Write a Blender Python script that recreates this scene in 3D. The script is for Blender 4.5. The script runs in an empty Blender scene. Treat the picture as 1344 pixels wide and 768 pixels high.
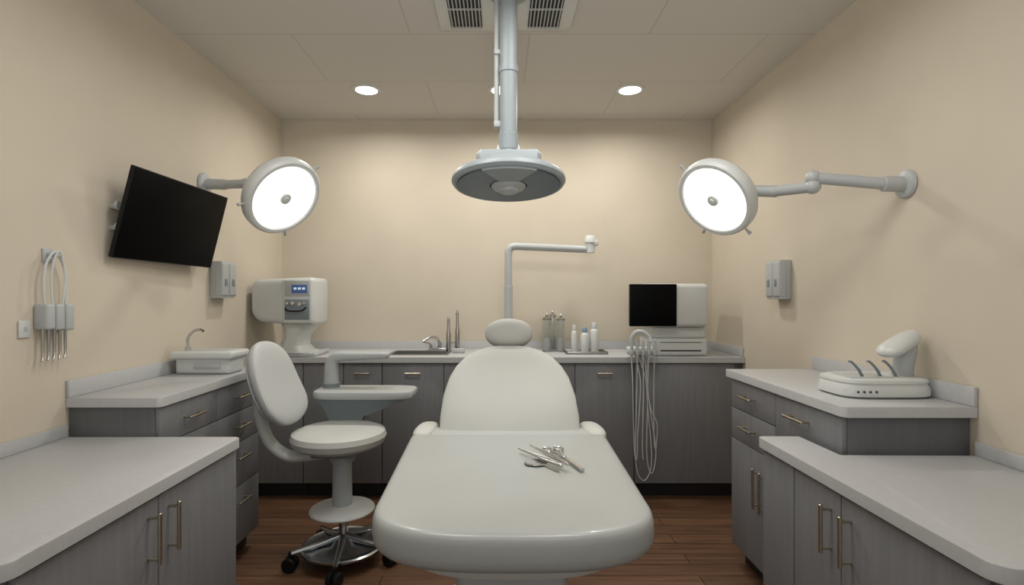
import bpy, bmesh, math
from mathutils import Vector, Matrix
pi = math.pi
C = bpy.context
COL = C.scene.collection

# ------------------------------------------------------------------ materials
def lin(c):
    c = c / 255.0
    return c / 12.92 if c <= 0.04045 else ((c + 0.055) / 1.055) ** 2.4
def rgb(r, g, b): return (lin(r), lin(g), lin(b), 1)

def mat(name, col, rough=0.5, metal=0.0, var=0.04, scale=6.0, stretch=(1, 1, 1), bump=0.0, coat=0.0, trans=0.0, detail=3, spec=.5):
    m = bpy.data.materials.new(name); m.use_nodes = True
    nt = m.node_tree; b = nt.nodes["Principled BSDF"]
    tc = nt.nodes.new("ShaderNodeTexCoord"); mp = nt.nodes.new("ShaderNodeMapping")
    mp.inputs["Scale"].default_value = stretch
    nz = nt.nodes.new("ShaderNodeTexNoise"); nz.inputs["Scale"].default_value = scale; nz.inputs["Detail"].default_value = detail
    rp = nt.nodes.new("ShaderNodeValToRGB")
    a = [max(0, c * (1 - var * 2)) for c in col[:3]] + [1]
    z = [min(1, c * (1 + var * 2)) for c in col[:3]] + [1]
    rp.color_ramp.elements[0].color = a; rp.color_ramp.elements[0].position = .3
    rp.color_ramp.elements[1].color = z; rp.color_ramp.elements[1].position = .7
    L = nt.links.new
    L(tc.outputs["Object"], mp.inputs["Vector"]); L(mp.outputs["Vector"], nz.inputs["Vector"])
    L(nz.outputs["Fac"], rp.inputs["Fac"]); L(rp.outputs["Color"], b.inputs["Base Color"])
    b.inputs["Roughness"].default_value = rough; b.inputs["Metallic"].default_value = metal
    b.inputs["Coat Weight"].default_value = coat; b.inputs["Transmission Weight"].default_value = trans
    b.inputs["Specular IOR Level"].default_value = spec
    if bump:
        bp = nt.nodes.new("ShaderNodeBump"); bp.inputs["Strength"].default_value = bump; bp.inputs["Distance"].default_value = .01
        L(nz.outputs["Fac"], bp.inputs["Height"]); L(bp.outputs["Normal"], b.inputs["Normal"])
    return m

def emis(name, col, s):
    m = bpy.data.materials.new(name); m.use_nodes = True
    b = m.node_tree.nodes["Principled BSDF"]
    b.inputs["Base Color"].default_value = col
    b.inputs["Emission Color"].default_value = col; b.inputs["Emission Strength"].default_value = s
    return m

def brickmat(name, c1, c2, mortar, bw, rh, ms, loc=(0, 0, 0), rough=.5, offset=.5, grain=None):
    m = bpy.data.materials.new(name); m.use_nodes = True
    nt = m.node_tree; b = nt.nodes["Principled BSDF"]; L = nt.links.new
    tc = nt.nodes.new("ShaderNodeTexCoord"); mp = nt.nodes.new("ShaderNodeMapping")
    mp.inputs["Location"].default_value = loc
    br = nt.nodes.new("ShaderNodeTexBrick")
    br.inputs["Scale"].default_value = 1; br.inputs["Brick Width"].default_value = bw; br.inputs["Row Height"].default_value = rh
    br.inputs["Mortar Size"].default_value = ms; br.offset = offset
    br.inputs["Color1"].default_value = c1; br.inputs["Color2"].default_value = c2; br.inputs["Mortar"].default_value = mortar
    L(tc.outputs["Object"], mp.inputs["Vector"]); L(mp.outputs["Vector"], br.inputs["Vector"])
    out = br.outputs["Color"]
    if grain:
        m2 = nt.nodes.new("ShaderNodeMapping"); m2.inputs["Scale"].default_value = grain
        nz = nt.nodes.new("ShaderNodeTexNoise"); nz.inputs["Scale"].default_value = 3; nz.inputs["Detail"].default_value = 6
        rp = nt.nodes.new("ShaderNodeValToRGB")
        rp.color_ramp.elements[0].color = (.6, .57, .55, 1); rp.color_ramp.elements[1].color = (1.3, 1.3, 1.3, 1)
        rp.color_ramp.elements[0].position = .3; rp.color_ramp.elements[1].position = .75
        mx = nt.nodes.new("ShaderNodeMixRGB"); mx.blend_type = 'MULTIPLY'; mx.inputs[0].default_value = 1
        L(tc.outputs["Object"], m2.inputs["Vector"]); L(m2.outputs["Vector"], nz.inputs["Vector"]); L(nz.outputs["Fac"], rp.inputs["Fac"])
        L(out, mx.inputs[1]); L(rp.outputs["Color"], mx.inputs[2]); out = mx.outputs[0]
    L(out, b.inputs["Base Color"]); b.inputs["Roughness"].default_value = rough
    return m

WALL = mat("wall_paint", rgb(207, 197, 180), .85, var=.015, scale=3, bump=.02)
CEIL = brickmat("ceiling_tiles", rgb(208, 204, 197), rgb(206, 202, 195), rgb(190, 186, 179), 1.2, .595, .004, (.45, -.30, 0), .9)
FLOOR = brickmat("wood_floor", rgb(122, 90, 66), rgb(97, 71, 52), rgb(50, 37, 27), 1.5, .11, .0025, (0, 0, 0), .45, .37, grain=(.8, 14, 1))
CAB = mat("grey_woodgrain", rgb(123, 124, 127), .5, var=.035, scale=3, stretch=(18, 18, 1.2), detail=6)
CABX = mat("dark_carcass", rgb(102, 103, 106), .6, var=.03, scale=3, stretch=(18, 18, 1.2))
KICK = mat("toe_kick", rgb(38, 36, 36), .7)
TOP = mat("stone_worktop", rgb(188, 189, 190), .42, var=.015, scale=60)
WHITE = mat("white_plastic", rgb(205, 208, 206), .35, var=.01)
GREYP = mat("pale_grey_plastic", rgb(178, 182, 182), .4, var=.01)
BLUEG = mat("blue_grey_plastic", rgb(124, 135, 140), .4, var=.02)
POLE = mat("blue_grey_enamel", rgb(150, 159, 163), .4, var=.02)
DGLASS = mat("dark_blue_glass", rgb(84, 102, 114), .3, var=.03)
PAD = mat("pale_vinyl", rgb(197, 199, 194), .52, var=.012, scale=4)
PADR = mat("satin_grey_vinyl", rgb(184, 187, 186), .5, var=.012, scale=4)
PADT = mat("pale_grey_vinyl", rgb(172, 176, 175), .34, var=.012, scale=4, coat=.15)
CHROME = mat("chrome", rgb(205, 205, 205), .15, 1.0, var=.01)
DCHROME = mat("dull_chrome", rgb(170, 172, 174), .25, 1.0, var=.01)
STEEL = mat("brushed_steel", rgb(180, 178, 174), .3, 1.0, var=.03)
NICKEL = mat("warm_nickel", rgb(196, 186, 168), .3, 1.0, var=.02)
BLACK = mat("black_screen", rgb(4, 4, 5), .5, var=.01, spec=.08)
BLK = mat("black_plastic", rgb(18, 19, 20), .5, var=.02, spec=.25)
HOLE = mat("dark_slot", rgb(40, 42, 44), .7, var=.02)
HOSE = mat("pale_grey_hose", rgb(205, 208, 206), .4, var=.02)
GLASS = mat("clear_glass", rgb(240, 244, 244), .03, trans=.97, var=.002)
COTTON = mat("cotton", rgb(215, 213, 208), .9, var=.04, scale=60)
SCREENB = emis("blue_display", rgb(60, 84, 128), .35)
SCREENT = emis("display_digits", rgb(190, 205, 225), .6)
LED = emis("lamp_diffuser", (1, .99, .97, 1), 1.6)
DLED = emis("downlight_diffuser", (1, .96, .88, 1), 4)
SKYB = mat("blue_label", rgb(120, 150, 175), .5, var=.02)

# ------------------------------------------------------------------ geometry builder
def catmull(pts, n=6):
    P = [Vector(p) for p in pts]
    if len(P) < 3: return P
    out = []
    for i in range(len(P) - 1):
        p0 = P[i - 1] if i else P[0] * 2 - P[1]
        p1, p2 = P[i], P[i + 1]
        p3 = P[i + 2] if i + 2 < len(P) else P[-1] * 2 - P[-2]
        for k in range(n):
            t = k / n
            out.append(.5 * ((2 * p1) + (p2 - p0) * t + (2 * p0 - 5 * p1 + 4 * p2 - p3) * t * t + (3 * p1 - p0 - 3 * p2 + p3) * t ** 3))
    out.append(P[-1]); return out

def orient(loc, zdir, xhint=(1, 0, 0)):
    z = Vector(zdir).normalized(); x = Vector(xhint)
    x = (x - z * x.dot(z))
    if x.length < 1e-4: x = Vector((0, 1, 0)) - z * z.y
    x.normalize(); y = z.cross(x)
    M = Matrix((x, y, z)).transposed().to_4x4(); M.translation = Vector(loc); return M

def spow(v, p): return math.copysign(abs(v) ** p, v)

class G:
    def __init__(s): s.bm = bmesh.new()
    def merge(s, t, mi=0, xf=None):
        if xf is not None: t.transform(xf)
        bmesh.ops.recalc_face_normals(t, faces=t.faces)
        for f in t.faces: f.material_index = mi
        me = bpy.data.meshes.new("tmp"); t.to_mesh(me); t.free()
        s.bm.from_mesh(me); bpy.data.meshes.remove(me); return s
    def box(s, x0, x1, y0, y1, z0, z1, bev=.004, seg=2, mi=0, xf=None):
        t = bmesh.new(); bmesh.ops.create_cube(t, size=1)
        for v in t.verts:
            v.co = Vector((x0 + (v.co.x + .5) * (x1 - x0), y0 + (v.co.y + .5) * (y1 - y0), z0 + (v.co.z + .5) * (z1 - z0)))
        if bev: bmesh.ops.bevel(t, geom=list(t.edges), offset=bev, segments=seg, profile=.5, affect='EDGES')
        return s.merge(t, mi, xf)
    def loft(s, rings, mi=0, xf=None, cap=True, closed=False):
        t = bmesh.new(); R = [[t.verts.new(Vector(p)) for p in r] for r in rings]; n = len(R[0])
        m = len(R) if closed else len(R) - 1
        for i in range(m):
            a, b = R[i], R[(i + 1) % len(R)]
            for k in range(n):
                t.faces.new((a[k], a[(k + 1) % n], b[(k + 1) % n], b[k]))
        if cap and not closed:
            t.faces.new(list(reversed(R[0]))); t.faces.new(R[-1])
        return s.merge(t, mi, xf)
    def lathe(s, prof, loc=(0, 0, 0), zdir=(0, 0, 1), n=40, mi=0, closed=False, sx=1, sy=1, xhint=(1, 0, 0)):
        rings = [[(max(r, 2e-4) * math.cos(2 * pi * k / n) * sx, max(r, 2e-4) * math.sin(2 * pi * k / n) * sy, z) for k in range(n)] for r, z in prof]
        return s.loft(rings, mi, orient(loc, zdir, xhint), True, closed)
    def cyl(s, p0, p1, r, r2=None, n=24, mi=0, bev=.002):
        p0, p1 = Vector(p0), Vector(p1); L = (p1 - p0).length; r2 = r if r2 is None else r2
        b = min(bev, r * .4, L * .3)
        return s.lathe([(r - b, 0), (r, b), (r2, L - b), (r2 - b, L)], p0, p1 - p0, n, mi)
    def tube(s, pts, r, n=12, mi=0, smooth=6, sx=1.0):
        P = catmull(pts, smooth) if smooth else [Vector(p) for p in pts]
        N = len(P); rings = []
        tan = [(P[min(i + 1, N - 1)] - P[max(i - 1, 0)]).normalized() for i in range(N)]
        u = Vector((0, 0, 1)) if abs(tan[0].z) < .9 else Vector((1, 0, 0))
        for i in range(N):
            tg = tan[i]; u = (u - tg * u.dot(tg)).normalized(); w = tg.cross(u)
            rr = r if not isinstance(r, (list, tuple)) else r[0] + (r[1] - r[0]) * i / (N - 1)
            rings.append([P[i] + (u * math.cos(2 * pi * k / n) + w * math.sin(2 * pi * k / n) * sx) * rr for k in range(n)])
        return s.loft(rings, mi)
    def sup(s, hx, hy, hz, xf, e=.7, mi=0, nu=40, nv=20):
        rings = []
        for i in range(nv + 1):
            a = -pi / 2 + pi * i / nv; ca = max(spow(math.cos(a), e), 1e-3) if 0 < i < nv else 1e-3; sa = spow(math.sin(a), e)
            rings.append([(hx * ca * spow(math.cos(2 * pi * k / nu), e), hy * ca * spow(math.sin(2 * pi * k / nu), e), hz * sa) for k in range(nu)])
        return s.loft(rings, mi, xf)
    def prism(s, pts, z0, z1, bev=.003, mi=0, xf=None):
        t = bmesh.new(); a = [t.verts.new((x, y, z0)) for x, y in pts]; b = [t.verts.new((x, y, z1)) for x, y in pts]; n = len(a)
        for k in range(n): t.faces.new((a[k], a[(k + 1) % n], b[(k + 1) % n], b[k]))
        t.faces.new(list(reversed(a))); f = t.faces.new(b)
        if bev: bmesh.ops.bevel(t, geom=list(f.edges), offset=bev, segments=2, profile=.5, affect='EDGES')
        return s.merge(t, mi, xf)
    def pad(s, outline, prof, cen, half, mi=0):
        cx, cy = cen; hx, hy = half
        rings = [[(cx + (x - cx) * (1 - i / hx), cy + (y - cy) * (1 - i / hy), z) for x, y in outline] for i, z in prof]
        return s.loft(rings, mi)

ROOT = {}
def finish(g, name, mats, o):
    for v in g.bm.verts: v.co -= Vector(o)
    me = bpy.data.meshes.new(name); g.bm.to_mesh(me); g.bm.free()
    for m in (mats if isinstance(mats, (list, tuple)) else [mats]): me.materials.append(m)
    me.polygons.foreach_set("use_smooth", [True] * len(me.polygons)); me.set_sharp_from_angle(angle=math.radians(38))
    ob = bpy.data.objects.new(name, me); COL.objects.link(ob); return ob
def thing(name, label, cat, loc, group=None):
    e = bpy.data.objects.new(name, None); e.empty_display_size = .1; e.location = loc; COL.objects.link(e)
    e["label"] = label; e["category"] = cat
    if group: e["group"] = group
    ROOT[e] = Vector(loc); return e
def part(g, name, m, parent, label=None):
    o = ROOT[parent]; ob = finish(g, name, m, o); ob.parent = parent; ROOT[ob] = o
    if label: ob["label"] = label
    return ob
def single(g, name, m, label, cat, loc, group=None):
    ob = finish(g, name, m, loc); ob.location = loc; ob["label"] = label; ob["category"] = cat
    if group: ob["group"] = group
    ROOT[ob] = Vector(loc); return ob
def struct(g, name, m):
    ob = finish(g, name, m, (0, 0, 0)); ob["kind"] = "structure"; return ob

# ------------------------------------------------------------------ room
XL, XR, YB, YF, ZC, H = -1.634, 1.589, 4.0, -1.4, 2.645, 1.33
struct(G().box(XL - .1, XR + .1, YF, YB + .1, -.1, 0, 0), "floor", FLOOR)
struct(G().box(XL - .1, XR + .1, YF, YB + .1, ZC, ZC + .1, 0), "ceiling", CEIL)
struct(G().box(XL - .1, XL, YF, YB + .1, 0, ZC, 0), "wall_left", WALL)
struct(G().box(XR, XR + .1, YF, YB + .1, 0, ZC, 0), "wall_right", WALL)
struct(G().box(XL, XR, YB, YB + .1, 0, ZC, 0), "wall_back", WALL)

# ------------------------------------------------------------------ cabinets
def P3(o, f, a, z): return (f, a, z) if o == 'x' else (a, f, z)
def fbox(g, o, f0, f1, a0, a1, z0, z1, bev=.002):
    f0, f1 = min(f0, f1), max(f0, f1)
    return g.box(f0, f1, a0, a1, z0, z1, bev) if o == 'x' else g.box(a0, a1, f0, f1, z0, z1, bev)
def front(root, kind, o, f, s, a0, a1, z0, z1, h=None):
    p = part(fbox(G(), o, f - s * .018, f, a0 + .002, a1 - .002, z0 + .002, z1 - .002), kind, CAB, root)
    if h:
        (b0, c0), (b1, c1) = h; q = f + s * .032; g = G()
        g.cyl(P3(o, q, b0, c0), P3(o, q, b1, c1), .0058, n=12)
        for t in (.1, .9):
            b, c = b0 + (b1 - b0) * t, c0 + (c1 - c0) * t
            g.cyl(P3(o, f - s * .001, b, c), P3(o, q, b, c), .0045, n=10)
        part(g, "handle", NICKEL, p, "brushed nickel bar handle")
def cabinet(label, o, f, s, back, a0, a1, ztop, fronts, hollow=False):
    mid = (f + back) / 2
    root = thing("base_cabinet", label, "cabinet", P3(o, mid, (a0 + a1) / 2, 0), "grey base cabinets")
    if hollow:
        g = fbox(G(), o, f - s * .019, back, a0, a1, .1, .79, .001)
        fbox(g, o, f - s * .019, f - s * .05, a0, a1, .79, ztop, .001)
    else: g = fbox(G(), o, f - s * .019, back, a0, a1, .1, ztop, .001)
    part(g, "body", CABX, root)
    part(fbox(G(), o, f - s * .07, back, a0, a1, 0, .099, .001), "toe_kick", KICK, root)
    for fr in fronts: front(root, fr[0], o, f, s, *fr[1:])
    return root
def hh(a, z, w=.055): return ((a - w, z), (a + w, z))
def hv(a, z0, z1): return ((a, z0), (a, z1))

zb = .893; fb = 3.475
def bd(a0, a1, h=True, z0=.105): return ("door", a0, a1, z0, zb - .005, hh((a0 + a1) / 2, .825, .05) if h else None)
cabinet("grey woodgrain two-door base cabinet under the long worktop", 'y', fb, -1, 3.995, -1.28, -.768, zb, [bd(-1.28, -1.02, False), bd(-1.02, -.768)])
cabinet("grey woodgrain two-door base cabinet under the sink", 'y', fb, -1, 3.995, -.766, -.005, zb, [bd(-.766, -.364), bd(-.364, -.005)], True)
cabinet("grey woodgrain two-door base cabinet behind the dental chair", 'y', fb, -1, 3.995, -.003, .874, zb, [bd(-.003, .49), bd(.49, .874)])
cabinet("plain grey base cabinet under the computer", 'y', fb, -1, 3.995, .876, 1.585, zb, [bd(.876, 1.53, False)])
cabinet("grey corner base cabinet under the white dispenser", 'y', fb, -1, 3.995, -1.63, -1.282, zb, [bd(-1.63, -1.282, False)])
g = G(); sx0, sx1, sy0, sy1 = -.74, -.36, 3.58, 3.84
for b in ((XL + .003, sx0, 3.45, 3.985), (sx1, XR - .003, 3.45, 3.985), (sx0, sx1, 3.45, sy0), (sx0, sx1, sy1, 3.985)):
    g.box(*b, zb + .001, .93, 0)
r = single(g, "worktop", TOP, "long pale stone worktop along the end wall", "worktop", (0, 3.7, .91))
part(G().box(XL + .003, XR - .003, 3.985, 3.998, zb, .99, .002).box(XR - .016, XR - .002, 3.47, 3.984, .931, .99, .002), "backsplash", TOP, r)

ZL = .945
F = -1.288
rows = [(.905, .76), (.76, .605), (.605, .39), (.39, .105)]
fr = []
for a0, a1 in ((2.02, 2.43), (2.43, 2.85)):
    for (t, b) in rows: fr.append(("drawer", a0, a1, b, t, hh((a0 + a1) / 2, t - .07, .06)))
cabinet("grey woodgrain drawer cabinet beneath the small basin", 'x', F, 1, XL + .003, 2.02, 2.86, ZL - .038, fr)
def arc(cx, cy, r, a0, a1, n=6): return [(cx + r * math.cos(math.radians(a0 + (a1 - a0) * k / n)), cy + r * math.sin(math.radians(a0 + (a1 - a0) * k / n))) for k in range(n + 1)]
pts = [(XL + .003, 2.88), (XL + .003, 2.005)] + arc(-1.295, 2.025, .02, -90, 0) + [(-1.275, 2.88)]
r = single(G().prism(pts, ZL - .036, ZL), "worktop", TOP, "pale stone worktop carrying the small white basin", "worktop", (-1.45, 2.45, .93))
part(G().box(XL + .002, XL + .016, 2.005, 2.88, ZL + .0005, ZL + .065, .002), "backsplash", TOP, r)
ZN = .80
cabinet("grey woodgrain two-door low cabinet with vertical handles", 'x', -.985, 1, XL + .003, 1.08, 2.0, ZN - .038,
        [("door", 1.54, 1.995, .105, .755, hv(1.585, .575, .72)), ("door", 1.085, 1.54, .105, .755, hv(1.495, .575, .72))])
pts = [(XL + .003, 2.0), (XL + .003, 1.03)] + arc(-1.02, 1.08, .05, -90, 0) + arc(-.99, 1.98, .02, 0, 90)
r = single(G().prism(pts, ZN - .036, ZN), "worktop", TOP, "empty low pale stone worktop beside the drawer cabinet", "worktop", (-1.3, 1.5, .78))
part(G().box(XL + .002, XL + .016, 1.03, 1.998, ZN + .0005, ZN + .045, .002), "backsplash", TOP, r)

ZR = .96
F = 1.155
fr = [("drawer", 2.235, 2.66, .78, .918, hh(2.46, .855, .06)), ("drawer", 2.235, 2.66, .63, .78, hh(2.46, .71, .06)),
      ("drawer", 1.80, 2.235, .73, .918, hh(2.05, .855, .07)),
      ("drawer", 1.80, 2.235, .63, .73),
      ("door", 2.335, 2.66, .105, .63, hv(2.37, .38, .56)), ("door", 1.80, 2.335, .105, .63, hv(2.31, .38, .56))]
cabinet("grey woodgrain cabinet with drawers beneath the scanner base", 'x', F, -1, XR - .003, 1.80, 2.665, ZR - .038, fr)
pts = [(XR - .003, 2.69), (1.14, 2.69)] + arc(1.16, 1.79, .02, 180, 270) + [(XR - .003, 1.77)]
r = single(G().prism(pts, ZR - .036, ZR), "worktop", TOP, "pale stone worktop carrying the white instrument base", "worktop", (1.37, 2.2, .94))
part(G().box(XR - .016, XR - .002, 1.77, 2.69, ZR + .0005, ZR + .065, .002), "backsplash", TOP, r)
cabinet("grey woodgrain two-door low cabinet with vertical bar handles", 'x', .985, -1, XR - .003, 1.08, 1.785, ZN - .038,
        [("door", 1.54, 1.785, .105, .755, hv(1.585, .565, .71)), ("door", 1.085, 1.54, .105, .755, hv(1.495, .565, .71))])
cabinet("narrow grey filler cabinet joining two worktops", 'x', .985, -1, 1.125, 1.787, 2.0, ZN - .038, [("door", 1.787, 1.998, .105, .755)])
pts = [(XR - .003, 1.03), (XR - .003, 1.768), (1.128, 1.768), (1.128, 2.01)] + arc(.99, 1.99, .02, 90, 180) + arc(1.02, 1.08, .05, 180, 270)
r = single(G().prism(pts, ZN - .036, ZN), "worktop", TOP, "empty low pale stone worktop wrapping the taller cabinet", "worktop", (1.3, 1.5, .78))
part(G().box(XR - .016, XR - .002, 1.03, 1.768, ZN + .0005, ZN + .045, .002), "backsplash", TOP, r)

# ------------------------------------------------------------------ dental chair
cx = .035
ch = thing("dental_chair", "pale vinyl dental chair with broad padded leg rest", "dental chair", (cx, 1.9, 0))
def hw(y):
    if y > 1.50: return .380 + (.402 - .380) * (y - 1.50) / .68
    t = min(1, (1.50 - y) / .25); return .380 * (1 - t ** 2.9) ** (1 / 2.9)
ys = [2.18 - .68 * k / 12 for k in range(13)] + [1.50 - .25 * math.sin(pi / 2 * k / 16) for k in range(1, 17)]
right = [(cx + hw(y), y) for y in ys[:-1]] + [(cx, 1.25)]
left = [(cx - hw(y), y) for y in reversed(ys[:-1])]
out = [(cx + .36, 2.205)] + [(cx + .39, 2.20)] + right + left + [(cx - .39, 2.20), (cx - .36, 2.205)]
zt = .762
prof = [(.09, .662), (.04, .663), (.015, .670), (.003, .686), (0, .705), (.001, .736), (.005, .751), (.011, .7585), (.018, .7608), (.026, .7618), (.04, zt), (.12, zt)]
part(G().pad(out, prof, (cx, 1.73), (.39, .478)), "leg_rest", PADT, ch, "smooth flat grey leg rest with rounded edge")
part(G().pad(out, [(.14, .60), (.10, .61), (.085, .64), (.085, .67)], (cx, 1.73), (.39, .478)), "leg_rest_shell", WHITE, ch)
rows = [(.66, 2.25, .26, .03), (.69, 2.262, .297, .05), (.725, 2.28, .304, .055), (.80, 2.32, .305, .058), (.88, 2.38, .297, .058), (.945, 2.44, .277, .056),
        (.99, 2.49, .249, .053), (1.025, 2.525, .212, .048), (1.05, 2.55, .168, .042), (1.068, 2.565, .112, .032), (1.076, 2.572, .05, .015)]
rings = []
for z, y, w, th in rows:
    rg = []
    for k in range(48):
        a = 2 * pi * k / 48
        px = spow(math.cos(a), .65) * w; py = spow(math.sin(a), .65) * th
        rg.append((cx + .008 + px, y + .02 + py * .85 + .005 * (abs(px) / .31) ** 2, z + py * .5))
    rings.append(rg)
part(G().loft(rings), "backrest", PAD, ch, "tall rounded cream vinyl backrest")
part(G().box(cx - .16, cx + .16, 2.38, 2.44, .60, .92, .02, 3, xf=Matrix.Translation((0, 2.36, .6)) @ Matrix.Rotation(-.42, 4, 'X') @ Matrix.Translation((0, -2.36, -.6)) @ Matrix.Translation((0, .03, 0))), "backrest_shell", GREYP, ch)
part(G().sup(.120, .055, .076, orient((cx + .01, 2.68, 1.139), (0, .25, 1)), .93), "headrest", PAD, ch, "oval cream vinyl headrest")
part(G().box(cx - .02, cx + .04, 2.64, 2.66, .95, 1.11, .006), "headrest_bar", STEEL, ch)
for s in (-1, 1):
    a = Vector((cx + .006 + s * .372, 2.215, .738)); b = Vector((cx + .006 + s * .352, 2.43, .738))
    part(G().sup(.046, .030, .115, orient((a + b) / 2, b - a), .75), "armrest", PAD, ch)
    part(G().tube([(cx + s * .36, 2.36, .73), (cx + s * .36, 2.36, .66), (cx + s * .30, 2.34, .60), (cx + s * .15, 2.30, .58)], .02), "armrest_support", GREYP, ch)
part(G().box(cx - .33, cx + .35, 2.10, 2.36, .56, .752, .02, 3), "seat", PADR, ch)
part(G().box(cx - .155, cx + .15, 1.42, 2.3, .50, .605, .03, 3), "lift_frame", GREYP, ch)
part(G().box(cx - .165, cx + .16, 1.55, 2.1, .10, .52, .04, 3), "pedestal", GREYP, ch)
part(G().box(cx - .25, cx + .25, 1.5, 2.3, 0, .1, .03, 3), "base", GREYP, ch)

zs = zt + .006
def forceps(x0, y0, x1, y1, sp=.007, z=zs):
    a = Vector((x0, y0, z)); b = Vector((x1, y1, z)); d = (b - a).normalized(); n = Vector((-d.y, d.x, 0)); L = (b - a).length; g = G()
    for s in (-1, 1):
        g.tube([a + n * s * .0015, a + d * L * .3 + n * s * sp * .6, a + d * L * .6 + n * s * sp, a + d * L * .92 + n * s * .003, b], [.0028, .006], 8, sx=.8)
    g.cyl(b - d * .012, b + d * .004, .006, n=10)
    return g
single(forceps(.068, 1.925, .200, 1.73, .007, zs + .010), "forceps", CHROME, "chrome forceps on the padded leg rest", "dental instrument", (.14, 1.81, zs + .01), "instruments on the leg rest")
single(forceps(.110, 1.93, .218, 1.71, .006, zs + .021), "forceps", CHROME, "slim chrome tweezers beside the scissors", "dental instrument", (.17, 1.82, zs + .02), "instruments on the leg rest")
g = G(); g.lathe([(.0005, -.005), (.028, -.005), (.034, -.001), (.032, .003), (.02, .003), (.0005, .002)], (.122, 1.795, zs), (0, 0, 1), sx=1.2, sy=1)
g.tube([(.15, 1.775, zs - .002), (.165, 1.745, zs - .002), (.19, 1.71, zs - .002)], .0035, 8)
single(g, "mouth_mirror", CHROME, "round chrome mouth mirror with short handle", "dental instrument", (.14, 1.77, zs), "instruments on the leg rest")
g = G()
a, b = Vector((.19, 1.95, zs + .003)), Vector((.265, 1.71, zs + .003)); d = (b - a).normalized(); n = Vector((-d.y, d.x, 0)); L = (b - a).length
for s in (-1, 1):
    c = a + d * L * .45
    g.tube([a + n * s * .018 + d * .03, c, b + n * -s * .004], [.005, .0045], 8)
    cc = a + n * s * .021 + d * .010
    g.tube([cc + (d * math.cos(t) * 1.35 + n * math.sin(t)) * .017 for t in [2 * pi * k / 12 for k in range(13)]], .004, 8, smooth=2)
g.cyl(c - Vector((0, 0, .006)), c + Vector((0, 0, .006)), .007, n=12)
single(g, "scissors", CHROME, "chrome surgical scissors with ring handles", "dental instrument", (.22, 1.83, zs), "instruments on the leg rest")

# ------------------------------------------------------------------ stool
sc = Vector((-.785, 2.68, 0))
st = thing("dental_stool", "pale vinyl dentist stool with armrest and chrome wheeled base", "stool", sc)
sx, sy = -.80, 2.655
part(G().lathe([(.10, .578), (.19, .584), (.222, .604), (.232, .632), (.224, .656), (.19, .669), (.10, .673), (.001, .673)], (sx, sy, 0), n=56), "seat", PAD, st, "round cream vinyl seat")
part(G().box(sx - .11, sx + .11, sy - .10, sy + .10, .545, .582, .01), "seat_plate", BLUEG, st)
n = Vector((.95, -.22, .40)); M = orient((-1.115, 2.60, .895), n, (.2, .97, 0))
g = G(); rings = []
for i in range(19):
    v = -math.cos(pi * i / 18); w = .155 * (max(0, 1 - abs(v) ** 3.4)) ** .5 * (1 - .12 * v) + .003; th = .044 * (max(0, 1 - abs(v) ** 4)) ** .5 + .002
    rg = []
    for k in range(32):
        a = 2 * pi * k / 32; px = spow(math.cos(a), .8) * w; pz = spow(math.sin(a), .8) * th
        rg.append((px, v * .215, pz + .045 * (px / .17) ** 2 + .03 * v * v))
    rings.append(rg)
part(g.loft(rings, 0, M), "backrest", PADR, st, "curved pale grey vinyl backrest")
g = G(); rings = []
for i in range(15):
    v = -math.cos(pi * i / 14); w = .145 * (max(0, 1 - abs(v) ** 2.8)) ** .5 * (1 - .12 * v) + .003; th = .02 * (max(0, 1 - abs(v) ** 4)) ** .5 + .002
    rings.append([(math.cos(2 * pi * k / 32) * w, v * .20, -.035 + math.sin(2 * pi * k / 32) * th + .045 * (math.cos(2 * pi * k / 32) * w / .17) ** 2 + .03 * v * v) for k in range(32)])
part(g.loft(rings, 0, M), "backrest_shell", GREYP, st)
part(G().tube([(-1.18, 2.61, .88), (-1.175, 2.61, .76), (-1.135, 2.62, .62), (-1.05, 2.63, .543), (-.95, 2.64, .54), (-.83, 2.65, .555)], .026, 14, sx=1.5), "backrest_bracket", WHITE, st)
part(G().cyl((sx + .01, sy + .02, .56), (sx + .01, sy + .02, .27), .046, .049).cyl((sx + .01, sy + .02, .555), (sx + .01, sy + .02, .50), .058), "column", GREYP, st)
part(G().lathe([(.03, .245), (.13, .247), (.155, .252), (.16, .26), (.155, .268), (.12, .274), (.05, .285), (.03, .29)], (sx + .01, sy + .02, 0), n=48), "foot_plate", WHITE, st)
g = G().cyl((sc.x, sc.y, .09), (sc.x, sc.y, .25), .024)
g.lathe([(.19, .070), (.204, .076), (.204, .084), (.195, .089), (.185, .084), (.15, .084), (.07, .092), (.045, .115), (.03, .12)], (sc.x, sc.y, 0), n=48)
CA = [math.radians(-83 + 72 * k) for k in range(5)]
for a in CA:
    d = Vector((math.cos(a), math.sin(a), 0))
    g.tube([sc + d * .02 + Vector((0, 0, .125)), sc + d * .13 + Vector((0, 0, .100)), sc + d * .245 + Vector((0, 0, .082))], [.018, .012], 12)
part(g, "base", DCHROME, st, "chrome ringed five-spoke base")
for a in CA:
    d = Vector((math.cos(a), math.sin(a), 0)); c = sc + d * .25 + Vector((0, 0, .035)); t = Vector((-d.y, d.x, 0)); t = (t + d * .5).normalized(); g = G()
    for s in (-1, 1): g.cyl(c + t * s * .007, c + t * s * .030, .035, n=24, bev=.006)
    g.cyl(c - t * .01, c + t * .01, .012).cyl(c + Vector((0, 0, .0)), c + Vector((0, 0, .058)), .009)
    part(g, "caster", BLK, st, "black twin-wheel caster")
o = []
for k in range(48):
    a = 2 * pi * k / 48
    o.append((-.72 + .268 * spow(math.cos(a), .4), 2.88 + .125 * spow(math.sin(a), .4)))
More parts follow.
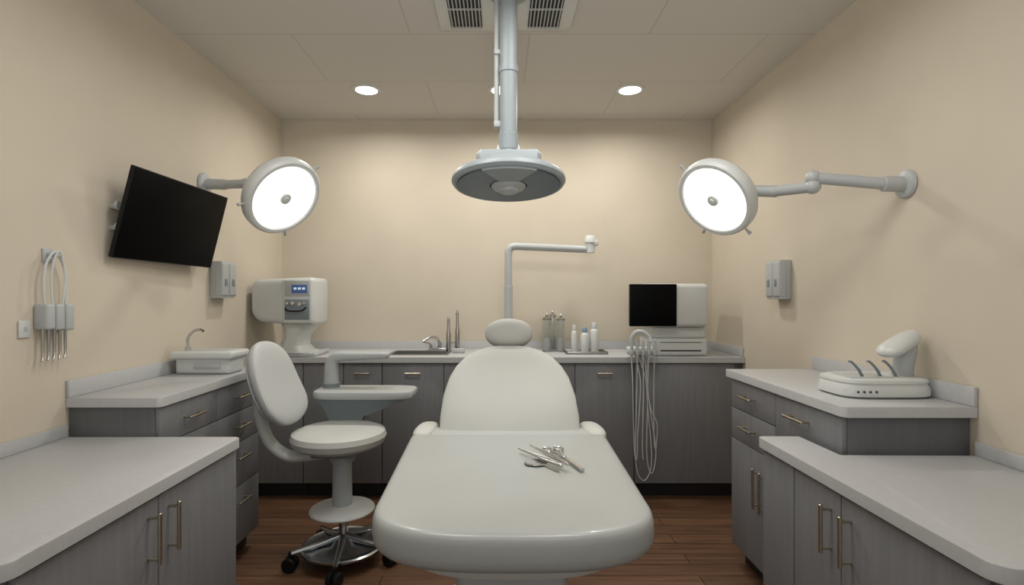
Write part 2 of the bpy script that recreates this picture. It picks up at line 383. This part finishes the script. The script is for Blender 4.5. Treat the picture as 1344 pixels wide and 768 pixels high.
part(G().pad(o, [(.02, .787), (.004, .790), (0, .796), (0, .818), (.005, .826), (.02, .829), (.06, .830)], (-.72, 2.88), (.268, .125)), "arm_tray", GREYP, st)
g = G()
path = [(-.925, 2.93, .826), (-.925, 2.93, .90), (-.923, 2.93, .955), (-.905, 2.93, .987), (-.87, 2.93, .998), (-.78, 2.93, 1.0), (-.68, 2.93, 1.003), (-.605, 2.93, 1.004)]
P = catmull(path, 5); N = len(P); rings = []
for i in range(N):
    tg = (P[min(i + 1, N - 1)] - P[max(i - 1, 0)]).normalized(); w = tg.cross(Vector((0, 1, 0))).normalized()
    t = i / (N - 1); hx = .040 * (1 - t) + .018 * t; hy = .036 + .012 * t
    if i == N - 1: hx *= .5; hy *= .6
    rings.append([P[i] + w * spow(math.cos(2 * pi * k / 24), .7) * hx + Vector((0, 1, 0)) * spow(math.sin(2 * pi * k / 24), .7) * hy for k in range(24)])
g.loft(rings); part(g, "armrest", GREYP, st, "thick pale arm bending over the tray")
part(G().cyl((-.925, 2.93, .829), (-.925, 2.93, .85), .047), "arm_collar", BLUEG, st)
g = G().loft([[(x, y, .788) for x, y in ((-.96, 2.78), (-.48, 2.78), (-.48, 2.98), (-.96, 2.98))], [(x, y, .755) for x, y in ((-.94, 2.80), (-.56, 2.80), (-.56, 2.96), (-.94, 2.96))],
              [(x, y, .69) for x, y in ((-.91, 2.82), (-.72, 2.82), (-.72, 2.93), (-.91, 2.93))], [(x, y, .62) for x, y in ((-.88, 2.82), (-.76, 2.82), (-.76, 2.90), (-.88, 2.90))]])
g.tube([(-.825, 2.86, .65), (-.82, 2.85, .58), (-.81, 2.79, .555), (-.80, 2.70, .555)], .028)
part(g, "arm_bracket", BLUEG, st)

# ------------------------------------------------------------------ ceiling column lamp
lx, ly = .037, 2.28
cl = thing("ceiling_surgical_lamp", "blue-grey ceiling-mounted surgical lamp on a vertical column, switched off", "surgical lamp", (lx, ly, ZC))
part(G().cyl((lx, ly, 1.93), (lx, ly, ZC - .03), .037).cyl((lx, ly, 1.95), (lx, ly, 2.02), .042).cyl((lx, ly, 2.28), (lx, ly, 2.31), .041), "column", POLE, cl)
part(G().cyl((lx - .050, ly + .01, 2.06), (lx - .050, ly + .01, ZC - .03), .011).box(lx - .062, lx, ly - .01, ly + .03, 2.05, 2.075, .004).box(lx - .062, lx, ly - .01, ly + .03, 2.36, 2.38, .004), "conduit", GREYP, cl)
part(G().lathe([(.085, 0), (.09, -.01), (.085, -.03), (.05, -.05), (.04, -.06)], (lx, ly, ZC - .001)), "ceiling_flange", POLE, cl)
up = Vector((0, .13, 1)).normalized(); hc = (lx, ly, 1.815); MH = orient(hc, up)
part(G().lathe([(.001, -.004), (.218, -.010), (.224, -.016), (.234, -.014), (.243, -.002), (.241, .012), (.228, .026), (.18, .050), (.13, .074), (.10, .088)], hc, up, 72)
     .prism([(-.115, -.13), (.115, -.13), (.135, -.09), (.11, .10), (-.11, .10), (-.135, -.09)], .03, .098, .012, xf=MH)
     .lathe([(.10, .09), (.088, .110), (.078, .120), (.055, .127), (.046, .165)], hc, up, 8), "lamp_housing", POLE, cl)
part(G().lathe([(.080, -.008), (.080, -.017), (.216, -.017), (.216, -.008)], hc, up, 64), "lamp_glass", DGLASS, cl, "blue-grey underside")
def sector(r0, r1, a0, a1, n=14):
    A = [math.radians(a0 + (a1 - a0) * k / n) for k in range(n + 1)]
    return [(r1 * math.cos(a), r1 * math.sin(a)) for a in A] + [(r0 * math.cos(a), r0 * math.sin(a)) for a in reversed(A)]
part(G().prism(sector(.085, .228, -118, -62, 8), -.024, -.008, 0, xf=MH), "cover_plate", POLE, cl)
part(G().lathe([(.070, -.006), (.074, -.020), (.064, -.030), (.042, -.034), (.038, -.044), (.025, -.050), (.001, -.052)], hc, up, 40), "centre_cap", GREYP, cl)

# ------------------------------------------------------------------ wall surgical lamps
def wall_lamp(label, c, n, R, wallp, wd, path, knobs):
    root = thing("wall_surgical_lamp", label, "surgical lamp", wallp, "wall-mounted surgical lamps")
    c = Vector(c); n = Vector(n).normalized(); k = R / .18; up = -n
    part(G().lathe([(a * k, b * k) for a, b in [(.150, -.002), (.158, -.012), (.172, -.012), (.180, -.004), (.183, .010), (.182, .034), (.172, .052), (.15, .062), (.12, .070), (.092, .080), (.084, .100), (.066, .114), (.035, .120), (.001, .120)]], c, up, 64), "lamp_housing", WHITE, root)
    part(G().lathe([(.001, -.006), (.154 * k, -.006), (.154 * k, -.001), (.001, -.001)], c, up, 64), "lamp_diffuser", LED, root, "glowing white diffuser")
    M = orient(c, up)
    part(G().lathe([(.026 * k, -.006), (.026 * k, -.014), (.022 * k, -.018), (.012 * k, -.018), (.012 * k, -.026), (.001, -.027)], c, up, 24), "centre_cap", WHITE, root)
    for ang in knobs:
        d = M.to_3x3() @ Vector((math.cos(ang), math.sin(ang), 0)); p = c + d * R * .98 + up * .01
        part(G().cyl(p, p + d * .03, .005).cyl(p + d * .026, p + d * .04, .008), "knob", GREYP, root)
    g = G(); w = Vector(wallp); wd = Vector(wd)
    g.lathe([(.052 * k, .001), (.055 * k, .006), (.05 * k, .016), (.03, .022), (.026, .05)], w, wd, 32)
    part(g, "wall_flange", GREYP, root)
    g = G()
    for i, (a, b, r) in enumerate(path):
        if a == b: g.sup(r, r, r, Matrix.Translation(Vector(a)), 1.0, nu=24, nv=14)
        else: g.cyl(a, b, r)
    part(g, "arm", GREYP, root)
cL = Vector((-1.09, 2.70, 1.825)); nL = Vector((.95, -.50, -.72)).normalized()
bL = cL - nL * .105
wall_lamp("white round surgical lamp, lit, above the dispenser", cL, nL, .205, (XL, 2.94, 1.945), (1, 0, 0),
          [((XL + .03, 2.94, 1.945), (-1.50, 2.93, 1.94), .029), ((-1.51, 2.93, 1.94), (-1.36, 2.86, 1.93), .024), ((-1.36, 2.86, 1.93), (-1.36, 2.86, 1.93), .030),
           ((-1.36, 2.86, 1.925), tuple(bL), .024), (tuple(bL), tuple(bL + nL * .03), .035)], (-.2, 1.9, 3.6))
cR = Vector((.965, 2.40, 1.762)); nR = Vector((-.95, -.50, -.72)).normalized()
bR = cR - nR * .09
j2 = (1.20, 2.33, 1.785)
wall_lamp("white round surgical lamp, lit, on a long jointed arm", cR, nR, .183, (XR, 2.08, 1.765), (-1, 0, 0),
          [((XR - .03, 2.08, 1.765), (1.50, 2.09, 1.768), .030), ((1.51, 2.09, 1.768), (1.28, 2.18, 1.812), .0235), ((1.28, 2.18, 1.812), (1.28, 2.18, 1.812), .030), ((1.28, 2.18, 1.77), (1.28, 2.18, 1.812), .025), ((1.28, 2.18, 1.775), (1.28, 2.18, 1.775), .030),
           ((1.28, 2.18, 1.775), j2, .023), (j2, j2, .026), (j2, tuple(bR), .025), (tuple(bR), tuple(bR + nR * .03), .035)], (.3, 1.5, 3.4))

# ------------------------------------------------------------------ wall television
tv = thing("wall_monitor", "black flat monitor on a tilting wall bracket, switched off", "monitor", (XL, 2.5, 1.67))
tilt = math.radians(14)
c = Vector((-1.53, 2.535, 1.672)); nn = Vector((math.cos(tilt), -.05, -math.sin(tilt))).normalized()
M = orient(c, nn, (0, 1, 0))
part(G().box(-.345, .345, -.195, .195, -.018, 0, .003, xf=M), "casing", BLK, tv)
part(G().box(-.340, .340, -.190, .190, -.002, .0015, .0005, xf=M), "screen", BLACK, tv)
g = G().box(XL + .001, XL + .014, 2.35, 2.67, 1.60, 1.76, .003)
for z in (1.705, 1.615):
    g.cyl((XL + .001, 2.24, z), (XL + .05, 2.22, z), .012).cyl((XL + .04, 2.22, z), (XL + .05, 2.22, z), .02)
    g.box(XL + .03, XL + .042, 2.22, 2.40, z - .008, z + .008, .002)
g.cyl((XL + .01, 2.5, 1.68), (-1.555, 2.5, 1.68), .03)
part(g, "wall_bracket", GREYP, tv)

# ------------------------------------------------------------------ wall dispensers
def dispenser(label, wx, s, y0, y1, z0, z1, dep):
    root = thing("wall_soap_dispenser", label, "dispenser", (wx, (y0 + y1) / 2, z0), "grey wall dispensers")
    xs = sorted((wx + s * .001, wx + s * dep * .9)); ym = (y0 + y1) / 2
    part(G().box(xs[0], xs[1], y0 + .004, y1 - .004, z0, z1, .004), "housing", GREYP, root)
    for a, b in ((y0, ym - .003), (ym + .003, y1)):
        xs = sorted((wx + s * dep * .35, wx + s * dep))
        part(G().box(xs[0], xs[1], a, b, z0 + .012, z1 - .006, .010, 3), "cover", GREYP, root)
        xs = sorted((wx + s * dep * .99, wx + s * (dep + .003)))
        part(G().box(xs[0], xs[1], a + .025, b - .025, z0 + .07, z0 + .11, .001), "lever", BLUEG, root)
dispenser("two grey wall dispensers beneath the monitor corner", XL, 1, 3.0, 3.16, 1.315, 1.525, .075)
dispenser("pair of grey wall dispensers on the plain wall", XR, -1, 2.90, 3.05, 1.31, 1.525, .072)

# ------------------------------------------------------------------ hose hanger and outlet on wall
hg = thing("handpiece_hanger", "wall holder with looped grey tubes and steel handpieces", "instrument holder", (XL, 1.92, 1.21))
part(G().box(XL + .001, XL + .008, 1.90, 1.945, 1.45, 1.50, .002).cyl((XL + .005, 1.922, 1.478), (XL + .045, 1.922, 1.478), .010), "hook", GREYP, hg)
for i in range(3):
    a = 1.865 + i * .042
    part(G().box(XL + .001, XL + .052, a, a + .038, 1.21 - .004 * i, 1.30, .008, 3), "holder", GREYP, hg)
g = G()
g.tube([(XL + .03, 1.88, 1.30), (XL + .03, 1.875, 1.37), (XL + .03, 1.885, 1.44), (XL + .035, 1.915, 1.487), (XL + .03, 1.95, 1.46), (XL + .03, 1.972, 1.40), (XL + .03, 1.97, 1.30)], .0045)
g.tube([(XL + .04, 1.90, 1.30), (XL + .04, 1.895, 1.38), (XL + .04, 1.905, 1.45), (XL + .045, 1.922, 1.49), (XL + .04, 1.945, 1.455), (XL + .04, 1.956, 1.39), (XL + .04, 1.945, 1.30)], .0035)
part(g, "tubes", HOSE, hg)
for i in range(5):
    a = 1.875 + i * .024
    part(G().tube([(XL + .028, a, 1.215), (XL + .028, a, 1.15), (XL + .03, a - .002, 1.12), (XL + .034, a - .012, 1.10)], [.005, .0035], 10), "handpiece", STEEL, hg)
g = G().box(XL + .001, XL + .008, 1.805, 1.85, 1.185, 1.245, .003)
ol = single(g, "wall_outlet", WHITE, "small white wall outlet plate by the hanger", "outlet", (XL, 1.83, 1.215))
part(G().box(XL + .0075, XL + .0095, 1.822, 1.833, 1.207, 1.223, .0005), "socket", GREYP, ol)

# ------------------------------------------------------------------ ceiling vent and downlights
vn = thing("ceiling_vent", "white ceiling air vent with two dark louvred grilles", "vent", (.03, 2.4, ZC))
g = G().box(-.29, .345, 2.2, 2.62, ZC - .014, ZC - .0005, .003)
part(g, "frame", WHITE, vn)
for x0, x1 in ((-.235, -.085), (.135, .285)):
    part(G().box(x0, x1, 2.24, 2.58, ZC - .018, ZC - .013, 0), "grille_recess", BLK, vn)
    g = G()
    n = 9
    for i in range(n):
        x = x0 + (x1 - x0) * (i + .5) / n
        g.box(x - .0025, x + .0025, 2.245, 2.575, ZC - .024, ZC - .0175, 0)
    for y in (2.24, 2.41, 2.575): g.box(x0, x1, y - .003, y + .003, ZC - .0245, ZC - .0175, 0)
    part(g, "louvres", GREYP, vn)
def downlight(x, y):
    root = thing("recessed_downlight", "round recessed ceiling downlight, lit", "downlight", (x, y, ZC), "ceiling downlights")
    part(G().lathe([(.068, -.001), (.069, -.008), (.088, -.006), (.092, -.001)], (x, y, ZC), n=40), "trim_ring", WHITE, root)
    part(G().lathe([(.001, -.010), (.055, -.011), (.069, -.0085), (.069, -.002), (.001, -.002)], (x, y, ZC), n=40), "diffuser", DLED, root)
for x in (-.85, .015, .83): downlight(x, 3.40)

# ------------------------------------------------------------------ white dispenser machine on rear worktop
wd = thing("water_dispenser", "white rounded countertop dispenser with blue display on curved stand", "dispensing machine", (-1.36, 3.62, .931))
rings = []
for y, ins in ((3.432, .03), (3.436, .012), (3.446, .003), (3.46, 0), (3.70, 0), (3.75, .02), (3.77, .05)):
    ol_ = []
    x0, x1, z0, z1 = -1.605 + ins, -1.195 - ins, 1.155 + ins, 1.448 - ins
    for (ccx, ccz, a0, rr) in ((x1 - .03, z1 - .03, 0, .03), (x0 + .06, z1 - .06 - .012, 90, .06), (x0 + .09, z0 + .09, 180, .09), (x1 - .03, z0 + .03 - .02, 270, .03)):
        for k in range(7):
            a = math.radians(a0 + 15 * k); ol_.append((ccx + rr * math.cos(a), y, ccz + rr * math.sin(a)))
    rings.append(ol_)
part(G().loft(rings), "body", WHITE, wd)
part(G().box(-1.395, -1.205, 3.420, 3.445, 1.150, 1.435, .010, 3), "front_module", WHITE, wd)
part(G().box(-1.380, -1.220, 3.4175, 3.4215, 1.325, 1.425, .001), "control_panel", GREYP, wd)
part(G().box(-1.335, -1.235, 3.416, 3.4185, 1.345, 1.40, .001), "display", SCREENB, wd, "small blue display")
g = G()
for i in range(3): g.box(-1.320 + i * .027, -1.302 + i * .027, 3.4145, 3.4165, 1.368, 1.382, 0)
part(g, "display_digits", SCREENT, wd)
part(G().box(-1.380, -1.222, 3.4175, 3.4215, 1.175, 1.305, .001), "dispensing_bay", BLUEG, wd)
g = G()
for i, (x, z, r) in enumerate([(-1.36, 1.28, .010), (-1.325, 1.28, .013), (-1.28, 1.275, .014), (-1.25, 1.28, .009)]):
    g.cyl((x, 3.418, z), (x, 3.405, z), r, n=20)
part(g, "knobs", CHROME, wd)
part(G().tube([(-1.375, 3.415, 1.25), (-1.36, 3.40, 1.235), (-1.315, 3.395, 1.23), (-1.265, 3.40, 1.235), (-1.24, 3.415, 1.255)], .005), "nozzle_tube", BLK, wd)
rings = []
for z, x0, x1 in ((.955, -1.49, -1.22), (.965, -1.47, -1.26), (1.0, -1.44, -1.30), (1.06, -1.415, -1.295), (1.11, -1.425, -1.255), (1.17, -1.46, -1.21)):
    rings.append([((x0 + x1) / 2 + (x1 - x0) / 2 * spow(math.cos(2 * pi * k / 28), .6), 3.59 + .13 * spow(math.sin(2 * pi * k / 28), .6), z) for k in range(28)])
part(G().loft(rings), "stand", WHITE, wd)
part(G().box(-1.51, -1.20, 3.47, 3.76, .931, .957, .008, 3), "base", GREYP, wd)

# ------------------------------------------------------------------ small basin on left worktop
bs = thing("portable_basin", "white countertop basin unit with small chrome tap", "basin", (-1.45, 2.67, ZL + .001))
part(G().box(-1.585, -1.315, 2.60, 2.75, ZL + .001, ZL + .09, .015, 3), "body", WHITE, bs)
part(G().box(-1.60, -1.298, 2.58, 2.77, ZL + .075, ZL + .112, .012, 3), "rim", WHITE, bs)
part(G().box(-1.565, -1.335, 2.61, 2.74, ZL + .109, ZL + .1135, .001), "bowl", GREYP, bs)
part(G().box(-1.49, -1.36, 2.594, 2.601, ZL + .03, ZL + .055, .002), "control_strip", GREYP, bs)
part(G().cyl((-1.555, 2.66, ZL + .112), (-1.555, 2.66, ZL + .13), .014).tube([(-1.555, 2.66, ZL + .12), (-1.557, 2.66, ZL + .17), (-1.53, 2.66, ZL + .205), (-1.50, 2.66, ZL + .215), (-1.478, 2.66, ZL + .208)], .007), "tap", CHROME, bs, "curved chrome tap")

# ------------------------------------------------------------------ rear worktop items
zc = .931
sk = thing("sink", "stainless steel inset sink", "sink", (-.55, 3.71, zc))
g = G()
g.box(sx0 + .001, sx1 - .001, sy0 + .001, sy0 + .006, .80, .934, 0).box(sx0 + .001, sx1 - .001, sy1 - .006, sy1 - .001, .80, .934, 0).box(sx0 + .001, sx0 + .006, sy0 + .006, sy1 - .006, .80, .934, 0).box(sx1 - .006, sx1 - .001, sy0 + .006, sy1 - .006, .80, .934, 0).box(sx0 + .001, sx1 - .001, sy0 + .006, sy1 - .006, .80, .805, 0)
part(g, "bowl", STEEL, sk)
g = G().box(sx0 - .015, sx1 + .015, sy0 - .015, sy0, .9305, .935, 0).box(sx0 - .015, sx1 + .015, sy1, sy1 + .015, .9305, .935, 0).box(sx0 - .015, sx0, sy0, sy1, .9305, .935, 0).box(sx1, sx1 + .015, sy0, sy1, .9305, .935, 0)
part(g, "rim", STEEL, sk)
fc = thing("sink_tap", "chrome tap with two levers behind the sink", "tap", (-.44, 3.90, zc))
part(G().box(-.52, -.36, 3.88, 3.93, zc, zc + .018, .006).cyl((-.44, 3.905, zc + .01), (-.44, 3.905, zc + .06), .016).tube([(-.44, 3.905, zc + .05), (-.46, 3.88, zc + .09), (-.50, 3.83, zc + .10), (-.545, 3.79, zc + .075)], .010), "spout", CHROME, fc)
for x in (-.505, -.375): part(G().cyl((x, 3.905, zc + .015), (x, 3.905, zc + .04), .012).tube([(x, 3.905, zc + .04), (x + (.02 if x > -.44 else -.02), 3.89, zc + .055), (x + (.05 if x > -.44 else -.05), 3.87, zc + .06)], .006), "lever", CHROME, fc)
def slim(x, y, top, label):
    rt = thing("slim_bottle", label, "bottle", (x, y, zc), "slim steel bottles by the tap")
    h = top - zc
    part(G().lathe([(.016, 0), (.017, .004), (.016, h * .5), (.011, h * .58), (.009, h * .85)], (x, y, zc), n=20), "body", STEEL, rt)
    part(G().lathe([(.012, h * .85), (.012, h * .92), (.006, h * .94), (.005, h)], (x, y, zc), n=16), "cap", CHROME, rt)
slim(-.366, 3.80, 1.185, "slim steel bottle with narrow neck beside the tap"); slim(-.302, 3.80, 1.23, "taller slim steel bottle beside the tap")
single(G().box(-.335, -.245, 3.70, 3.75, zc, zc + .03, .006), "soap_tray", GREYP, "small grey soap tray beside the sink", "tray", (-.29, 3.72, zc))
def jar(x, y, r, top):
    rt = thing("glass_jar", "clear glass jar with steel lid and cotton inside", "jar", (x, y, zc), "glass jars on the worktop"); h = top - zc
    part(G().lathe([(.001, 0), (r * .95, 0), (r, .004), (r, h * .8), (r * .92, h * .83), (r * .86, h * .83), (r * .93, h * .79), (r * .93, .008), (.001, .006)], (x, y, zc), n=32), "body", GLASS, rt)
    part(G().lathe([(r * .8, .009), (r * .85, .014), (r * .82, h * .30), (r * .5, h * .36)], (x, y, zc), n=20), "contents", COTTON, rt)
    part(G().lathe([(r * 1.04, h * .832), (r * 1.05, h * .87), (r * .6, h * .90), (r * .22, h * .92), (r * .35, h * .96), (.001, h)], (x, y, zc), n=28), "lid", STEEL, rt)
jar(.335, 3.80, .032, 1.205); jar(.384, 3.88, .026, 1.225); jar(.432, 3.79, .030, 1.20)
single(G().box(.455, .735, 3.62, 3.80, zc, zc + .006, .002).box(.455, .735, 3.62, 3.626, zc, zc + .018, .002).box(.455, .735, 3.794, 3.80, zc, zc + .018, .002).box(.455, .461, 3.62, 3.80, zc, zc + .018, .002).box(.729, .735, 3.62, 3.80, zc, zc + .018, .002), "tray", STEEL, "shallow steel tray with bottles", "tray", (.6, 3.71, zc))
def bottle(x, y, r, top, capm, lab):
    z0 = zc + .007; h = top - z0
    rt = thing("bottle", lab, "bottle", (x, y, z0), "white bottles on the steel tray")
    part(G().lathe([(r * .93, 0), (r, .005), (r, h * .68), (r * .7, h * .78), (r * .45, h * .8)], (x, y, z0), n=28), "body", WHITE, rt)
    part(G().lathe([(r * .62, h * .79), (r * .64, h * .8), (r * .6, h * .97), (r * .5, h)], (x, y, z0), n=24), "cap", capm, rt)
bottle(.52, 3.73, .021, 1.124, WHITE, "narrow white bottle with white cap"); bottle(.592, 3.72, .029, 1.108, SKYB, "white bottle with pale blue cap"); bottle(.66, 3.73, .031, 1.142, WHITE, "broad white bottle with white cap")

# jointed pole arm
pa = thing("pole_arm", "pale grey jointed tube arm standing behind the headrest", "support arm", (.06, 3.75, zc))
part(G().cyl((.06, 3.75, zc), (.06, 3.75, zc + .02), .055).cyl((.06, 3.75, zc + .015), (.06, 3.75, 1.40), .030).cyl((.06, 3.75, 1.40), (.06, 3.75, 1.62), .026), "post", GREYP, pa)
part(G().tube([(.06, 3.75, 1.60), (.062, 3.75, 1.64), (.078, 3.75, 1.668), (.11, 3.75, 1.676), (.13, 3.75, 1.676)], .0265, 16).cyl((.12, 3.75, 1.676), (.61, 3.75, 1.655), .026), "boom", GREYP, pa)
part(G().cyl((.635, 3.75, 1.63), (.635, 3.75, 1.72), .034).cyl((.635, 3.75, 1.70), (.635, 3.75, 1.75), .042, .036).box(.65, .69, 3.72, 3.78, 1.68, 1.72, .008), "end_joint", WHITE, pa)

# computer
cp = thing("desktop_computer", "white boxy computer with black screen standing on a base unit", "computer", (1.15, 3.62, zc))
part(G().box(.93, 1.365, 3.475, 3.80, 1.125, 1.408, .028, 4), "housing", WHITE, cp)
part(G().box(.842, 1.148, 3.455, 3.485, 1.130, 1.405, .005), "screen_casing", BLK, cp)
part(G().box(.846, 1.144, 3.4535, 3.456, 1.135, 1.401, .0005), "screen", BLACK, cp)
part(G().box(1.02, 1.37, 3.53, 3.82, 1.045, 1.124, .02, 4), "upper_unit", WHITE, cp)
part(G().box(1.00, 1.375, 3.52, 3.83, zc, 1.046, .02, 4), "lower_unit", WHITE, cp)
part(G().box(1.06, 1.33, 3.516, 3.522, .962, .970, .001).box(1.06, 1.33, 3.516, 3.522, 1.020, 1.023, .0005), "slot", HOLE, cp)

# handpiece stand with hanging hoses
hs = thing("handpiece_stand", "pale handpiece holder clamped to worktop with thin hanging hoses", "instrument holder", (.90, 3.42, .95))
part(G().box(.81, .995, 3.36, 3.44, .955, 1.005, .014, 3).box(.88, .94, 3.42, 3.51, zc + .001, .965, .006), "holder", WHITE, hs)
part(G().tube([(.86, 3.43, .99), (.85, 3.43, 1.05), (.875, 3.42, 1.095), (.92, 3.41, 1.095), (.955, 3.40, 1.06), (.96, 3.39, 1.03)], .015, 14), "arm", GREYP, hs)
for i in range(5):
    x = .828 + i * .036
    part(G().tube([(x, 3.355, 1.045), (x, 3.35, .99), (x, 3.352, .92)], [.011, .008], 12).cyl((x, 3.352, .955), (x, 3.352, .985), .014), "handpiece", GREYP, hs)
specs = [(0, .838, .865, .30), (1, .850, .955, .17), (3, .925, .985, .21), (4, .972, .995, .36)]
for (i, xa, xb, zl) in specs:
    x = .828 + i * .036; xm = (xa + xb) / 2; y = 3.335 + .008 * i; q = (xb - xa) * .15
    pts = [(x, 3.352, .925), ((x * 2 + xa) / 3, y, .78), ((x + xa * 2) / 3, y, .58), (xa, y, zl + .16), (xa + q, y, zl + .045), (xm, y, zl), (xb - q, y + .006, zl + .045), (xb, y + .012, zl + .16), (xb * .6 + .36, y + .02, .62), (xb * .4 + .54, y + .03, .80), (.90 + (i - 2) * .02, 3.40, .956)]
    part(G().tube(pts, .0030, 10), "hose", HOSE, hs)
part(G().tube([(.90, 3.352, .925), (.902, 3.35, .70), (.895, 3.35, .40), (.90, 3.352, .30)], .0030, 10), "hose", HOSE, hs)

# ------------------------------------------------------------------ right instrument base / scanner
zr = ZR + .001; q = .028
ib = thing("scanner_unit", "white instrument base with tilting scanner head and probes", "dental device", (1.37 + q, 2.0, zr))
o = []
for k in range(48):
    a = 2 * pi * k / 48
    o.append((1.375 + q + .168 * spow(math.cos(a), .5), 2.01 + .115 * spow(math.sin(a), .5)))
part(G().pad(o, [(.012, zr), (.0, zr + .008), (.0, zr + .03), (.006, zr + .045), (.008, zr + .05), (.004, zr + .055), (.006, zr + .064), (.02, zr + .07), (.06, zr + .07)], (1.375 + q, 2.01), (.168, .115)), "base", WHITE, ib)
part(G().box(1.245 + q, 1.40 + q, 1.93, 2.05, zr + .069, zr + .073, .001), "tray_recess", GREYP, ib)
g = G()
for i in range(4): g.cyl((1.245 + q + i * .022, 1.897, zr + .026), (1.245 + q + i * .022, 1.891, zr + .026), .004, n=10)
part(g, "buttons", HOLE, ib)
q = .018
part(G().tube([(1.490 + q, 2.0, zr + .06), (1.495 + q, 2.0, zr + .11), (1.505 + q, 2.0, zr + .16), (1.508 + q, 2.0, zr + .205)], [.034, .034], 20), "arm", GREYP, ib)
A = Vector((1.545 + q, 2.0, zr + .225)); B = Vector((1.375 + q, 1.94, zr + .155)); d = (B - A).normalized(); sd = Vector((.30, -.95, 0)); sd = (sd - d * sd.dot(d)).normalized(); u = d.cross(sd).normalized()
rings = []
for i in range(17):
    t = (1 - math.cos(pi * i / 16)) / 2; e = math.sqrt(max(0, 1 - (2 * t - 1) ** 4)) + .02
    hx = (.034 + .018 * t) * e; hy = (.032 - .006 * t) * e; c = A.lerp(B, t)
    rings.append([c + sd * math.cos(2 * pi * k / 28) * hx + u * math.sin(2 * pi * k / 28) * hy for k in range(28)])
part(G().loft(rings), "scanner_head", WHITE, ib)
for (x, y) in ((1.275, 1.95), (1.345, 1.955), (1.405, 1.96)):
    part(G().tube([(x, y, zr + .128), (x + .012, y, zr + .125), (x + .035, y, zr + .10), (x + .058, y + .01, zr + .07)], [.004, .0055], 10), "probe", BLUEG, ib)

# ------------------------------------------------------------------ lights
def area(x, y, z, size, w, col=(1, .975, .93), spread=170, rot=(0, 0, 0)):
    l = bpy.data.lights.new("downlight_or_fill", 'AREA'); l.shape = 'DISK'; l.size = size; l.energy = w; l.color = col; l.spread = math.radians(spread)
    ob = bpy.data.objects.new("downlight_or_fill", l); ob.location = (x, y, z); ob.rotation_euler = rot; COL.objects.link(ob); return ob
for x in (-.85, .015, .83): area(x, 3.40, ZC - .03, .14, 7.5, (1, .965, .90))
for x in (-.45, .45): area(x, 1.75, ZC - .03, .6, 9)  # added fill just under the ceiling, no fixture here
for x in (-.6, .6): area(x, -.3, ZC - .03, .5, 2.5)  # weak extra fill added behind the camera, not an actual fitting
area(0, .1, 1.75, .8, 15, (1, .985, .95), 180, (pi - .6, 0, 0))  # added uplight floating in mid-air, brightens the ceiling; no such lamp in the room
w = bpy.data.worlds.new("World"); C.scene.world = w; w.use_nodes = True
w.node_tree.nodes["Background"].inputs[0].default_value = (.96, .985, 1, 1); w.node_tree.nodes["Background"].inputs[1].default_value = .55

cam = bpy.data.cameras.new("Camera"); co = bpy.data.objects.new("Camera", cam); COL.objects.link(co)
co.location = (0, 0, H); co.rotation_euler = (pi / 2, 0, 0); cam.sensor_width = 36; cam.lens = 18.75
cam.shift_x = .0119; cam.shift_y = .003; cam.clip_start = .02
C.scene.camera = co
C.scene.view_settings.view_transform = 'Standard'
